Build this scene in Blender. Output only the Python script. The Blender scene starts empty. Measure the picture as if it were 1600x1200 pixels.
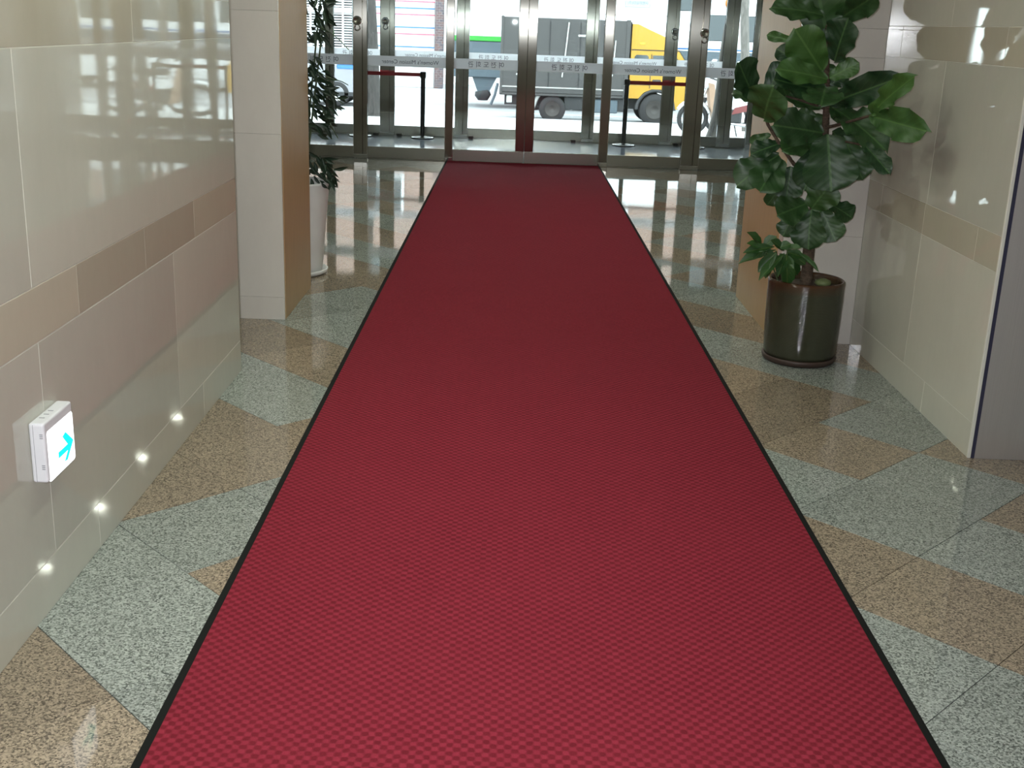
import bpy, bmesh, math, random
from mathutils import Vector, Matrix

# ---------------------------------------------------------------- camera, world, light, exposure
SC = bpy.context.scene
COL = SC.collection
F_PX, PITCH, YAW, ROLL, EYE = 1827.0, math.radians(17.106), math.radians(0.3995), math.radians(2.106), 1.58
_f = Vector((math.sin(YAW)*math.cos(PITCH), math.cos(YAW)*math.cos(PITCH), -math.sin(PITCH)))
_x = Vector((math.cos(YAW), -math.sin(YAW), 0))
_u = _x.cross(_f)
CX = _x*math.cos(ROLL) + _u*math.sin(ROLL)
CU = -_x*math.sin(ROLL) + _u*math.cos(ROLL)
CF = _f
cam = bpy.data.cameras.new('camera'); cam.sensor_fit = 'HORIZONTAL'; cam.sensor_width = 36.0
cam.lens = F_PX*36.0/1600.0; cam.clip_end = 300; cam.clip_start = 0.05
camo = bpy.data.objects.new('camera', cam); COL.objects.link(camo)
M3 = Matrix((CX, CU, -CF)).transposed()
camo.matrix_world = Matrix.Translation((0, 0, EYE)) @ M3.to_4x4()
SC.camera = camo

SC.view_settings.view_transform = 'Standard'
SC.view_settings.look = 'None'
SC.view_settings.gamma = 1.0
SC.view_settings.use_curve_mapping = False
SC.view_settings.exposure = 0.0
SC.cycles.max_bounces = 7; SC.cycles.diffuse_bounces = 3; SC.cycles.glossy_bounces = 4; SC.cycles.transmission_bounces = 4
SC.cycles.transparent_max_bounces = 16; SC.cycles.caustics_reflective = False; SC.cycles.caustics_refractive = False; SC.cycles.sample_clamp_indirect = 22.0

SKY = 10.0            # bright overcast daylight
LAMP = 232.0          # ceiling downlights and the added fill row
FLASH = 42.0          # the camera's own flash
w = bpy.data.worlds.new('overcast_sky'); SC.world = w; w.use_nodes = True
w.node_tree.nodes['Background'].inputs[0].default_value = (0.87, 0.94, 1.0, 1)
w.node_tree.nodes['Background'].inputs[1].default_value = SKY
fl = bpy.data.lights.new('camera_flash', 'AREA'); fl.shape = 'RECTANGLE'; fl.size = 0.05; fl.size_y = 0.03
fl.energy = FLASH; fl.color = (0.93, 0.96, 1.0); fl.spread = math.radians(110)
flo = bpy.data.objects.new('camera_flash', fl); COL.objects.link(flo)
flo.matrix_world = Matrix.Translation(Vector((0, 0, EYE)) + CU*0.05 - CX*0.04) @ M3.to_4x4()

random.seed(7)

# ---------------------------------------------------------------- helpers
def at(u, v, Y):
    """point of the photograph's ray through pixel u,v at distance Y into the hall"""
    d = CX*((u-800)/F_PX) - CU*((v-600)/F_PX) + CF
    return Vector((0, 0, EYE)) + d*(Y/d.y)

def proj(p):
    q = Vector(p) - Vector((0, 0, EYE)); z = q.dot(CF)
    if z < 0.05: return None
    return 800 + F_PX*q.dot(CX)/z, 600 - F_PX*q.dot(CU)/z

class MB:
    def __init__(s): s.v = []; s.f = []; s.sm = []; s.uv = None
    def add(s, vs, fs, smooth=False):
        o = len(s.v); s.v += [tuple(p) for p in vs]
        for f in fs: s.f.append([i+o for i in f]); s.sm.append(smooth)
        return s
    def box(s, x0, x1, y0, y1, z0, z1):
        return s.add([(x0,y0,z0),(x1,y0,z0),(x1,y1,z0),(x0,y1,z0),(x0,y0,z1),(x1,y0,z1),(x1,y1,z1),(x0,y1,z1)],
              [(0,3,2,1),(4,5,6,7),(0,1,5,4),(1,2,6,5),(2,3,7,6),(3,0,4,7)])
    def rbox(s, x0, x1, y0, y1, z0, z1, r=0.004, seg=2):
        bm = bmesh.new(); bmesh.ops.create_cube(bm, size=1)
        for v in bm.verts: v.co = Vector(((x0+x1)/2+v.co.x*(x1-x0), (y0+y1)/2+v.co.y*(y1-y0), (z0+z1)/2+v.co.z*(z1-z0)))
        bmesh.ops.bevel(bm, geom=list(bm.edges), offset=r, segments=seg, affect='EDGES', profile=0.5)
        bm.verts.index_update()
        s.add([v.co[:] for v in bm.verts], [[v.index for v in f.verts] for f in bm.faces]); bm.free(); return s
    def prism(s, poly, axis, a, b):
        """poly of 2D points extruded along axis from a to b; axis y: (x,z), x: (y,z), z: (x,y)"""
        n = len(poly)
        def P(p, t): return {'y': (p[0], t, p[1]), 'x': (t, p[0], p[1]), 'z': (p[0], p[1], t)}[axis]
        vs = [P(p, a) for p in poly] + [P(p, b) for p in poly]
        fs = [list(range(n))[::-1], list(range(n, 2*n))] + [[i, (i+1) % n, n+(i+1) % n, n+i] for i in range(n)]
        return s.add(vs, fs)
    def lathe(s, prof, cx, cy, cz=0, n=32, smooth=True, axis='z'):
        vs = []
        for r, z in prof:
            for k in range(n):
                a = 2*math.pi*k/n
                if axis == 'z': vs.append((cx+r*math.cos(a), cy+r*math.sin(a), cz+z))
                else: vs.append((cx+r*math.cos(a), cy+z, cz+r*math.sin(a)))
        fs = [[i*n+k, i*n+(k+1) % n, (i+1)*n+(k+1) % n, (i+1)*n+k] for i in range(len(prof)-1) for k in range(n)]
        return s.add(vs, fs, smooth)
    def cyl(s, p, q, r, r2=None, n=12, smooth=True): return s.tube([p, q], [r, r if r2 is None else r2], n, smooth)
    def tube(s, pts, rad, n=8, smooth=True):
        pts = [Vector(p) for p in pts]
        if not isinstance(rad, (list, tuple)): rad = [rad]*len(pts)
        vs = []; up = None
        for i, p in enumerate(pts):
            t = (pts[min(i+1, len(pts)-1)] - pts[max(i-1, 0)]).normalized()
            if up is None:
                up = Vector((0, 0, 1)) if abs(t.z) < .9 else Vector((1, 0, 0))
            a = (up - t*up.dot(t)).normalized(); b = t.cross(a); up = a
            for k in range(n):
                th = 2*math.pi*k/n
                vs.append(p + (a*math.cos(th) + b*math.sin(th))*rad[i])
        m = len(pts)
        fs = [[i*n+k, i*n+(k+1) % n, (i+1)*n+(k+1) % n, (i+1)*n+k] for i in range(m-1) for k in range(n)]
        s.add(vs, fs, smooth)
        s.add(vs[:n], [list(range(n))[::-1]]); s.add(vs[-n:], [list(range(n))])
        return s
    def torus(s, c, R, r, axis='y', n=28, m=8, a0=0, a1=2*math.pi):
        closed = abs(a1-a0-2*math.pi) < 1e-6
        N = n if closed else n+1
        vs = []
        for i in range(N):
            a = a0+(a1-a0)*i/n
            for j in range(m):
                b = 2*math.pi*j/m; rr = R+r*math.cos(b); h = r*math.sin(b)
                if axis == 'y': vs.append((c[0]+rr*math.cos(a), c[1]+h, c[2]+rr*math.sin(a)))
                else: vs.append((c[0]+rr*math.cos(a), c[1]+rr*math.sin(a), c[2]+h))
        fs = [[i*m+j, i*m+(j+1) % m, ((i+1) % N)*m+(j+1) % m, ((i+1) % N)*m+j] for i in range(n) for j in range(m)]
        return s.add(vs, fs, True)
    def mesh(s, name):
        me = bpy.data.meshes.new(name); me.from_pydata(s.v, [], s.f)
        for p, k in zip(me.polygons, s.sm): p.use_smooth = k
        bm = bmesh.new(); bm.from_mesh(me); bmesh.ops.recalc_face_normals(bm, faces=bm.faces); bm.to_mesh(me); bm.free()
        me.update(); return me

ORG = {}
def props(o, label=None, cat=None, group=None, kind=None):
    if label: o['label'] = label
    if cat: o['category'] = cat
    if group: o['group'] = group
    if kind: o['kind'] = kind
    return o
def put(name, mb, mat, parent=None, label=None, cat=None, group=None, kind=None):
    """one mesh object; mb is in world coordinates (or the parent's frame when the parent is turned)"""
    me = mb.mesh(name) if isinstance(mb, MB) else mb
    o = bpy.data.objects.new(name, me); COL.objects.link(o)
    if mat and not me.materials: me.materials.append(mat)
    if parent is not None:
        o.parent = parent; org = ORG[parent]; ORG[o] = org
        me.transform(Matrix.Translation(-org))
    else:
        ORG[o] = Vector((0, 0, 0))
    return props(o, label, cat, group, kind)
def thing(name, loc, label, cat, group=None, kind=None):
    o = bpy.data.objects.new(name, None); COL.objects.link(o); o.location = loc; o.empty_display_size = 0.1
    ORG[o] = Vector(loc)
    return props(o, label, cat, group, kind)
def inst(name, me, parent, mw):
    """a piece sharing mesh data, placed by world matrix under an unrotated parent"""
    o = bpy.data.objects.new(name, me); COL.objects.link(o); o.parent = parent
    o.matrix_local = Matrix.Translation(-ORG[parent]) @ mw; ORG[o] = ORG[parent]
    return o

# ---------------------------------------------------------------- materials
class NT:
    def __init__(s, name):
        s.m = bpy.data.materials.new(name); s.m.use_nodes = True; s.t = s.m.node_tree
        s.b = s.t.nodes['Principled BSDF']
    def n(s, typ, **kw):
        nd = s.t.nodes.new(typ)
        for k, v in kw.items(): setattr(nd, k, v)
        return nd
    def l(s, a, b): s.t.links.new(a, b)
    def setp(s, **kw):
        for k, v in kw.items():
            s.b.inputs[k.replace('_', ' ')].default_value = v
        return s
    def pos(s, scale=(1, 1, 1)):
        g = s.n('ShaderNodeNewGeometry'); mp = s.n('ShaderNodeMapping'); mp.inputs['Scale'].default_value = scale
        s.l(g.outputs['Position'], mp.inputs['Vector']); return mp.outputs['Vector']
    def noise(s, vec, scale, detail=2, rough=0.5):
        nd = s.n('ShaderNodeTexNoise'); nd.inputs['Scale'].default_value = scale
        nd.inputs['Detail'].default_value = detail; nd.inputs['Roughness'].default_value = rough
        s.l(vec, nd.inputs['Vector']); return nd.outputs['Fac']
    def ramp(s, fac, stops):
        r = s.n('ShaderNodeValToRGB'); e = r.color_ramp.elements
        while len(e) < len(stops): e.new(0.5)
        for el, (p, c) in zip(e, stops): el.position = p; el.color = (*c, 1) if len(c) == 3 else c
        s.l(fac, r.inputs['Fac']); return r.outputs['Color']
    def mix(s, fac, a, b, mode='MIX'):
        m = s.n('ShaderNodeMix', data_type='RGBA', blend_type=mode)
        for sock, val in ((m.inputs[0], fac), (m.inputs[6], a), (m.inputs[7], b)):
            if isinstance(val, (int, float)): sock.default_value = val
            elif isinstance(val, tuple): sock.default_value = (*val, 1)
            else: s.l(val, sock)
        return m.outputs[2]
    def math(s, op, a, b=None):
        m = s.n('ShaderNodeMath', operation=op)
        for sock, val in ((m.inputs[0], a), (m.inputs[1], b)):
            if val is None: continue
            if isinstance(val, (int, float)): sock.default_value = val
            else: s.l(val, sock)
        return m.outputs[0]
    def bump(s, h, strength=0.2, dist=0.01):
        b = s.n('ShaderNodeBump'); b.inputs['Strength'].default_value = strength; b.inputs['Distance'].default_value = dist
        s.l(h, b.inputs['Height']); s.l(b.outputs['Normal'], s.b.inputs['Normal'])
    def base(s, c): s.l(c, s.b.inputs['Base Color'])
    def rand(s):
        return s.n('ShaderNodeObjectInfo').outputs['Random']

def plain(name, col, rough=0.5, metal=0.0, spec=0.5, noise=None, coat=0.0):
    t = NT(name); t.setp(Base_Color=(*col, 1), Roughness=rough, Metallic=metal)
    t.b.inputs['Specular IOR Level'].default_value = spec
    if coat: t.b.inputs['Coat Weight'].default_value = coat
    f = t.noise(t.pos(), noise or 9, 3)
    lo = tuple(c*0.9 for c in col); hi = tuple(min(1, c*1.08) for c in col)
    t.base(t.mix(f, lo, hi))
    return t.m
def granite(name, stops, rough):
    t = NT(name); v = t.pos()
    vo = t.n('ShaderNodeTexVoronoi'); vo.inputs['Scale'].default_value = 215; t.l(v, vo.inputs['Vector'])
    f = t.n('ShaderNodeSeparateColor'); t.l(vo.outputs['Color'], f.inputs[0]); f = t.math('ADD', t.math('MULTIPLY', f.outputs[0], 0.6), t.math('MULTIPLY', t.noise(v, 60, 4, 0.8), 0.4))
    c = t.ramp(f, stops)
    g = t.noise(v, 7, 3)
    c = t.mix(t.math('MULTIPLY', g, 0.35), c, stops[1][1])
    r = t.rand(); k = t.math('ADD', t.math('MULTIPLY', r, 0.22), 0.86)
    mm = t.n('ShaderNodeVectorMath', operation='SCALE'); t.l(c, mm.inputs[0]); t.l(k, mm.inputs['Scale'])
    t.base(mm.outputs[0]); t.setp(Roughness=rough)
    return t.m
def marble(name, a, b, rough, wav=0.03, var=0.2):
    t = NT(name); v = t.pos()
    f = t.noise(v, 2.2, 5, 0.6); f2 = t.noise(t.pos((1, 1, 0.4)), 26, 3, 0.6)
    c = t.mix(f, a, b)
    c = t.mix(t.math('MULTIPLY', f2, 0.25), c, tuple(x*0.8 for x in a))
    r = t.rand(); k = t.math('ADD', t.math('MULTIPLY', r, var), 1-var/2)
    mm = t.n('ShaderNodeVectorMath', operation='SCALE'); t.l(c, mm.inputs[0]); t.l(k, mm.inputs['Scale'])
    t.base(mm.outputs[0]); t.setp(Roughness=rough)
    t.bump(t.noise(v, 3.0, 1), wav, 0.02)
    return t.m
def emit(name, col, strength):
    t = NT(name); t.setp(Base_Color=(*col, 1)); t.b.inputs['Emission Color'].default_value = (*col, 1)
    t.b.inputs['Emission Strength'].default_value = strength; return t.m
def glass():
    t = NT('clear_glass'); nt = t.t
    out = nt.nodes['Material Output']; tr = t.n('ShaderNodeBsdfTransparent'); gl = t.n('ShaderNodeBsdfGlossy'); fr = t.n('ShaderNodeFresnel')
    tr.inputs[0].default_value = (0.93, 0.96, 0.95, 1); gl.inputs['Roughness'].default_value = 0.01; fr.inputs['IOR'].default_value = 1.45
    mx = t.n('ShaderNodeMixShader'); t.l(fr.outputs[0], mx.inputs[0]); t.l(tr.outputs[0], mx.inputs[1]); t.l(gl.outputs[0], mx.inputs[2])
    t.l(mx.outputs[0], out.inputs['Surface']); return t.m
def film():
    t = NT('frosted_film'); nt = t.t; out = nt.nodes['Material Output']
    d = t.n('ShaderNodeBsdfDiffuse'); tl = t.n('ShaderNodeBsdfTranslucent'); a = t.n('ShaderNodeMixShader')
    d.inputs[0].default_value = (0.93, 0.94, 0.98, 1); tl.inputs[0].default_value = (0.95, 0.95, 0.99, 1)
    a.inputs[0].default_value = 0.62
    t.l(d.outputs[0], a.inputs[1]); t.l(tl.outputs[0], a.inputs[2]); t.l(a.outputs[0], out.inputs['Surface']); return t.m
def steel(name, col, rough, vertical=True, aniso=0.0):
    t = NT(name); f = t.noise(t.pos((400, 400, 3) if vertical else (3, 3, 400)), 1.0, 2)
    t.setp(Metallic=1.0, Roughness=rough); t.base(t.mix(f, tuple(c*0.85 for c in col), col))
    if aniso:
        t.setp(Anisotropic=aniso); tg = t.n('ShaderNodeCombineXYZ'); tg.inputs[0].default_value = 1.0
        t.l(tg.outputs[0], t.b.inputs['Tangent'])     # upright brushing spreads highlights sideways
    else: t.bump(f, 0.05, 0.002)
    return t.m
def carpet_mat():
    t = NT('red_woven_carpet'); g = t.n('ShaderNodeNewGeometry').outputs['Position']
    nz = t.n('ShaderNodeTexNoise'); nz.inputs['Scale'].default_value = 60; t.l(g, nz.inputs['Vector'])
    off = t.n('ShaderNodeVectorMath', operation='SCALE'); t.l(nz.outputs['Color'], off.inputs[0]); off.inputs['Scale'].default_value = 0.008
    add = t.n('ShaderNodeVectorMath', operation='ADD'); t.l(g, add.inputs[0]); t.l(off.outputs[0], add.inputs[1])
    sp = t.n('ShaderNodeSeparateXYZ'); t.l(add.outputs[0], sp.inputs[0])
    sx = t.math('SINE', t.math('MULTIPLY', sp.outputs[0], math.pi/0.0165)); sy = t.math('SINE', t.math('MULTIPLY', sp.outputs[1], math.pi/0.0165))
    chk = t.math('MULTIPLY', sx, sy)
    k = t.ramp(t.math('ADD', t.math('MULTIPLY', chk, 0.5), 0.5), [(0.30, (0, 0, 0)), (0.70, (1, 1, 1))])
    fl_ = t.n('ShaderNodeVectorMath', operation='SNAP'); t.l(add.outputs[0], fl_.inputs[0]); fl_.inputs[1].default_value = (0.0165, 0.0165, 10)
    wn_ = t.n('ShaderNodeTexWhiteNoise'); t.l(fl_.outputs[0], wn_.inputs['Vector'])
    pile = t.noise(g, 420, 2); big = t.noise(g, 2.5, 3)
    c = t.mix(k, (0.140, 0.010, 0.018), (0.325, 0.030, 0.056))
    c = t.mix(t.math('MULTIPLY', wn_.outputs[0], 0.35), c, (0.21, 0.016, 0.03))
    c = t.mix(t.math('MULTIPLY', pile, 0.55), c, (0.10, 0.010, 0.016))
    c = t.mix(t.math('MULTIPLY', big, 0.25), c, (0.26, 0.03, 0.045))
    t.base(c); t.setp(Roughness=0.95); t.b.inputs['Specular IOR Level'].default_value = 0.1
    t.bump(t.math('ADD', t.math('MULTIPLY', k, 1.0), pile), 0.35, 0.003); return t.m
def wood_mat():
    t = NT('oak_veneer'); f = t.noise(t.pos((9, 9, 0.7)), 6, 4, 0.6); f2 = t.noise(t.pos((60, 60, 1.5)), 3, 3)
    c = t.mix(f, (0.42, 0.265, 0.125), (0.56, 0.375, 0.195)); c = t.mix(t.math('MULTIPLY', f2, 0.35), c, (0.28, 0.165, 0.075))
    t.base(c); t.setp(Roughness=0.38); return t.m
def leaf_mat(name, dark, light, vein):
    t = NT(name); uv = t.n('ShaderNodeUVMap').outputs[0]; sp = t.n('ShaderNodeSeparateXYZ'); t.l(uv, sp.inputs[0])
    au = t.math('ABSOLUTE', t.math('SUBTRACT', sp.outputs[0], 0.5))
    mid = t.math('LESS_THAN', au, 0.022)
    sv = t.math('SINE', t.math('MULTIPLY', t.math('SUBTRACT', sp.outputs[1], t.math('MULTIPLY', au, 0.75)), 44.0))
    side = t.math('GREATER_THAN', sv, 0.955)
    r = t.rand(); f = t.noise(t.pos(), 14, 3)
    c = t.mix(r, dark, light); c = t.mix(t.math('MULTIPLY', f, 0.4), c, dark)
    c = t.mix(t.math('MULTIPLY', side, 0.18), c, vein); c = t.mix(t.math('MULTIPLY', mid, 0.55), c, vein)
    t.base(c); t.setp(Roughness=0.46)
    t.bump(t.math('SUBTRACT', sv, t.math('MULTIPLY', mid, 1.5)), 0.09, 0.004)
    return t.m
def bark(name, a, b, sc=(1, 1, 1)):
    t = NT(name); f = t.noise(t.pos(sc), 22, 4, 0.65); t.base(t.ramp(f, [(0.3, a), (0.7, b)])); t.setp(Roughness=0.85)
    t.bump(f, 0.8, 0.03); return t.m
def brick_mat(name, a, b, m, scale):
    t = NT(name); g = t.n('ShaderNodeNewGeometry').outputs['Position']; sp = t.n('ShaderNodeSeparateXYZ'); t.l(g, sp.inputs[0])
    cb = t.n('ShaderNodeCombineXYZ'); t.l(sp.outputs[0], cb.inputs[0]); t.l(sp.outputs[2], cb.inputs[1])
    br = t.n('ShaderNodeTexBrick'); t.l(cb.outputs[0], br.inputs['Vector']); br.inputs['Scale'].default_value = scale
    br.inputs['Color1'].default_value = (*a, 1); br.inputs['Color2'].default_value = (*b, 1); br.inputs['Mortar'].default_value = (*m, 1)
    br.inputs['Mortar Size'].default_value = 0.03
    t.base(br.outputs['Color']); t.setp(Roughness=0.9); return t.m
def glaze():
    t = NT('dark_green_glaze'); v = t.pos(); sp = t.n('ShaderNodeSeparateXYZ'); t.l(v, sp.inputs[0])
    f = t.noise(v, 9, 3); c = t.mix(f, (0.026, 0.029, 0.019), (0.046, 0.047, 0.027))
    z = t.n('ShaderNodeMapRange'); t.l(sp.outputs[2], z.inputs[0]); z.inputs[1].default_value = 0.36; z.inputs[2].default_value = 0.42
    c = t.mix(z.outputs[0], c, (0.060, 0.026, 0.012))
    t.base(c); t.setp(Roughness=0.10)
    rg = t.math('SINE', t.math('ADD', t.math('MULTIPLY', sp.outputs[2], 1500.0), t.math('MULTIPLY', f, 5.0)))
    t.bump(t.math('ADD', t.math('MULTIPLY', rg, 0.8), t.math('MULTIPLY', f, 14.0)), 1.0, 0.0003); return t.m

M = dict(
    grey=granite('grey_granite', [(0.22, (0.065, 0.075, 0.068)), (0.46, (0.26, 0.285, 0.26)), (0.74, (0.46, 0.49, 0.455))], 0.045),
    brown=granite('brown_granite', [(0.22, (0.070, 0.058, 0.045)), (0.46, (0.265, 0.215, 0.160)), (0.74, (0.45, 0.36, 0.265))], 0.045),
    vest=granite('pale_granite', [(0.36, (0.30, 0.35, 0.43)), (0.50, (0.43, 0.49, 0.59)), (0.74, (0.53, 0.59, 0.68))], 0.12),  # blue cast of the daylight is put into this stone colour
    grout=plain('tile_grout', (0.035, 0.036, 0.034), 0.8),
    marble=marble('beige_marble', (0.53, 0.52, 0.45), (0.61, 0.595, 0.52), 0.03),
    band=marble('tan_marble_band', (0.46, 0.425, 0.34), (0.52, 0.48, 0.39), 0.03),
    pier=marble('pale_marble', (0.56, 0.52, 0.48), (0.66, 0.62, 0.575), 0.15, 0.05, 0.08),
    joint=plain('white_joint_filler', (0.62, 0.61, 0.55), 0.6),
    plaster=plain('white_plaster', (0.62, 0.61, 0.57), 0.8),
    wood=wood_mat(), carpet=carpet_mat(), rubber=plain('black_rubber', (0.006, 0.007, 0.006), 0.9, 0.0, 0.2),
    steel=steel('brushed_steel', (0.42, 0.41, 0.37), 0.17, True, 1.0), steelh=steel('brushed_steel_plate', (0.42, 0.41, 0.36), 0.22, False),
    polish=steel('polished_steel', (0.80, 0.80, 0.80), 0.10), satin=steel('satin_steel_panel', (0.80, 0.77, 0.79), 0.48),
    glass=glass(), film=film(), ink=plain('grey_lettering', (0.10, 0.10, 0.15), 0.7),
    blackm=plain('black_enamel', (0.010, 0.010, 0.012), 0.35), belt=plain('red_webbing', (0.42, 0.012, 0.022), 0.8),
    glaze=glaze(), clay=plain('dark_clay', (0.045, 0.025, 0.02), 0.5), soil=plain('dark_soil', (0.06, 0.04, 0.025), 0.95, noise=60),
    potwhite=plain('white_glazed_ceramic', (0.72, 0.72, 0.72), 0.3),
    fig=leaf_mat('fig_leaf_green', (0.010, 0.036, 0.012), (0.030, 0.080, 0.018), (0.07, 0.15, 0.045)),
    figl=leaf_mat('fig_leaf_pale_green', (0.030, 0.085, 0.018), (0.050, 0.125, 0.022), (0.10, 0.20, 0.05)),
    small=leaf_mat('umbrella_leaf_green', (0.015, 0.055, 0.012), (0.035, 0.10, 0.020), (0.12, 0.17, 0.04)),
    bamboo=leaf_mat('dark_leaf_green', (0.006, 0.020, 0.010), (0.012, 0.036, 0.016), (0.02, 0.05, 0.02)),
    figbark=bark('ringed_brown_bark', (0.045, 0.028, 0.018), (0.13, 0.09, 0.06), (1, 1, 3)),
    stem=plain('green_stem', (0.05, 0.08, 0.03), 0.6),
    housing=plain('white_plastic', (0.70, 0.70, 0.74), 0.35), slot=plain('grey_slot', (0.30, 0.30, 0.33), 0.6),
    lit=emit('lit_sign_panel', (0.95, 0.98, 1.0), 1.35), arrow=emit('lit_cyan_arrow', (0.0, 0.80, 0.78), 0.95), mark=emit('faint_grey_mark', (0.55, 0.62, 0.60), 0.9),
    lamp=emit('downlight_diffuser', (0.93, 1.0, 0.84), LAMP), white=plain('white_enamel', (0.75, 0.75, 0.74), 0.4),
)

# ---------------------------------------------------------------- the hall shell
XL, XR, YE_L, YE_R = -1.22, 1.845, 5.20, 4.36
PF_L, PB_L, PX_L = 6.17, 6.98, -1.20        # left pier: front, back, wood face
PF_R, PB_R, PX_R = 6.07, 7.15, 1.43
AXL, AXR = -3.3, 3.7                        # alcove sides
Y1, Y2, H = 14.03, 17.0, 2.7

floor = put('floor', MB().box(-4.2, AXR, -3, Y1+0.02, -0.3, -0.0035), M['grout'], None, 'polished grey and brown granite tile floor of the hall', None, None, 'structure')
SP_D, D0, SP_S, S0, SH = 0.6565, 1.415, 0.6625, 1.505, 1.05
def col_of(i, j):
    """i: band along y+1.05x (i=0 starts at S0), j: band along y-x (j=0 starts at D0)"""
    B, G = 'brown', 'grey'
    tab = {}
    def st(i, js, c):
        for j in js: tab[(i, j)] = c
    st(-1, range(-2, 9), B); st(-2, range(-2, 9), G)
    st(0, range(0, 9), G)
    st(1, range(0, 9), B); tab[(1, 4)] = G; tab[(1, -1)] = B
    st(2, range(5, 9), B); st(2, range(0, 5), G)
    st(3, range(6, 12), G); tab[(3, 5)] = B; st(3, range(-3, 3), G)
    st(4, range(6, 12), B); st(4, range(-3, 4), B)
    st(5, range(7, 14), G); st(5, range(-3, 4), G)
    st(6, range(8, 14), G); tab[(6, 10)] = B; tab[(6, 11)] = B; st(6, (2, 3), B); tab[(6, 1)] = G; tab[(6, 0)] = B; tab[(6, 4)] = B
    st(7, range(8, 14), B); st(7, (3, 4), B); tab[(7, 2)] = G; tab[(7, 1)] = B; tab[(7, 5)] = G
    st(8, range(0, 8), G); st(8, range(8, 16), G)
    st(9, range(0, 9), B); st(9, range(9, 16), B)
    st(10, range(0, 9), G); st(10, range(9, 16), G)
    st(11, range(6, 9), B); tab[(11, 7)] = B; tab[(11, 8)] = G
    if (i, j) in tab: return tab[(i, j)]
    return (B, G, G, B, B, G)[(i + (j//2)) % 6]
def clip(poly, ax, lim, keep_less):
    out = []
    for a, b in zip(poly, poly[1:]+poly[:1]):
        ia = (a[ax] <= lim) == keep_less; ib = (b[ax] <= lim) == keep_less
        if ia: out.append(a)
        if ia != ib:
            t = (lim-a[ax])/(b[ax]-a[ax]); out.append((a[0]+t*(b[0]-a[0]), a[1]+t*(b[1]-a[1])))
    return out
G2 = 0.0044
def tilepoly(i, j, gap):
    def P(S, D): x = (S-D)/(1+SH); return (x, D+x)
    s0, s1, d0, d1 = S0+i*SP_S+gap, S0+(i+1)*SP_S-gap, D0+j*SP_D+gap, D0+(j+1)*SP_D-gap
    return [P(s0, d0), P(s1, d0), P(s1, d1), P(s0, d1)]
for i in range(-8, 34):
    for j in range(-8, 34):
        p = tilepoly(i, j, G2/2)
        cy = sum(q[1] for q in p)/4; cx = sum(q[0] for q in p)/4
        if cy < 1.2 or cy > Y1+0.3: continue
        lo, hi = (XL-0.01, 3.19) if cy < 4.75 else (-2.7, 3.3)
        for ax, lim, kl in ((0, lo, False), (0, hi, True), (1, Y1-0.01, True)):
            if p: p = clip(p, ax, lim, kl)
        if len(p) < 3: continue
        if all(-0.74 < q[0] < 1.0 for q in p): continue
        vis = [proj((q[0], q[1], 0)) for q in p]
        if not any(v and -500 < v[0] < 2350 and 200 < v[1] < 1700 for v in vis): continue
        if all(q[0] < XL-0.12 for q in p) and (cy < 5.3 or (PF_L < cy < PB_L+0.4)): continue
        if all(q[0] > XR+0.05 for q in p) and 4.6 < cy < 7.6: continue
        tz = random.uniform(-1, 1)*0.0005; tx = random.uniform(-1, 1)*0.0008; ty = random.uniform(-1, 1)*0.0008
        mb = MB(); n = len(p)
        top = [(q[0], q[1], tz*0.3+(q[0]-cx)*tx+(q[1]-cy)*ty) for q in p]
        ins = [(q[0], q[1], z[2]) for q, z in zip(p, top)]
        rim = [(a[0], a[1], a[2]-0.004) for a in top]; bot = [(a[0], a[1], -0.02) for a in top]
        mb.add(ins+rim+bot, [list(range(n))]+[[n+k, n+(k+1) % n, (k+1) % n, k] for k in range(n)] +
               [[2*n+k, 2*n+(k+1) % n, n+(k+1) % n, n+k] for k in range(n)])
        put('tile', mb, M[col_of(i, j)], floor)
vf = put('vestibule_floor', MB().box(AXL, AXR, Y1+0.02, Y2, -0.3, 0.0), M['vest'], None, 'pale glossy stone floor between the two rows of glass doors', None, None, 'structure')

# marble wall on the left
def clad(wall, plane, along0, along1, rows, side, thick=0.018, gap=0.0018):
    """rows: (z0, z1, seams, material); plane X = const facing side (+1/-1)"""
    for z0, z1, seams, m in rows:
        cuts = [along0] + [s for s in seams if along0+0.05 < s < along1-0.05] + [along1]
        for a, b in zip(cuts, cuts[1:]):
            pr = random.uniform(0, 0.0008)
            x0, x1 = (plane-thick, plane-pr) if side > 0 else (plane+pr, plane+thick)
            put('slab', MB().rbox(x0, x1, a+gap/2, b-gap/2, z0+gap/2, z1-gap/2, 0.0012, 1), m, wall)
wl = put('wall_left', MB().box(-4.2, XL-0.0015, -3, YE_L-0.003, 0, H), M['joint'], None, 'polished beige marble wall with a tan band on the left', None, None, 'structure')
clad(wl, XL, -3, YE_L, [
    (0, 0.145, [-0.47, 0.78, 2.03, 3.28, 4.53], M['marble']), (0.145, 0.742, [-0.8, 0.45, 1.70, 2.945, 4.20], M['marble']),
    (0.742, 0.888, [0.125, 0.75, 1.375, 2.0, 2.625, 3.25, 3.88, 4.505], M['band']), (0.888, 1.482, [-2.1, 0.42, 2.935], M['marble']),
    (1.482, 1.63, [0.125, 1.375, 2.625, 3.88], M['band']), (1.63, H, [-2.1, 0.42, 2.935], M['marble'])], 1)
wr = put('wall_right', MB().box(XR+0.0015, AXR, YE_R, PF_R+0.1, 0, H), M['joint'], None, 'polished beige marble wall beside the fig tree on the right', None, None, 'structure')
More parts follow.
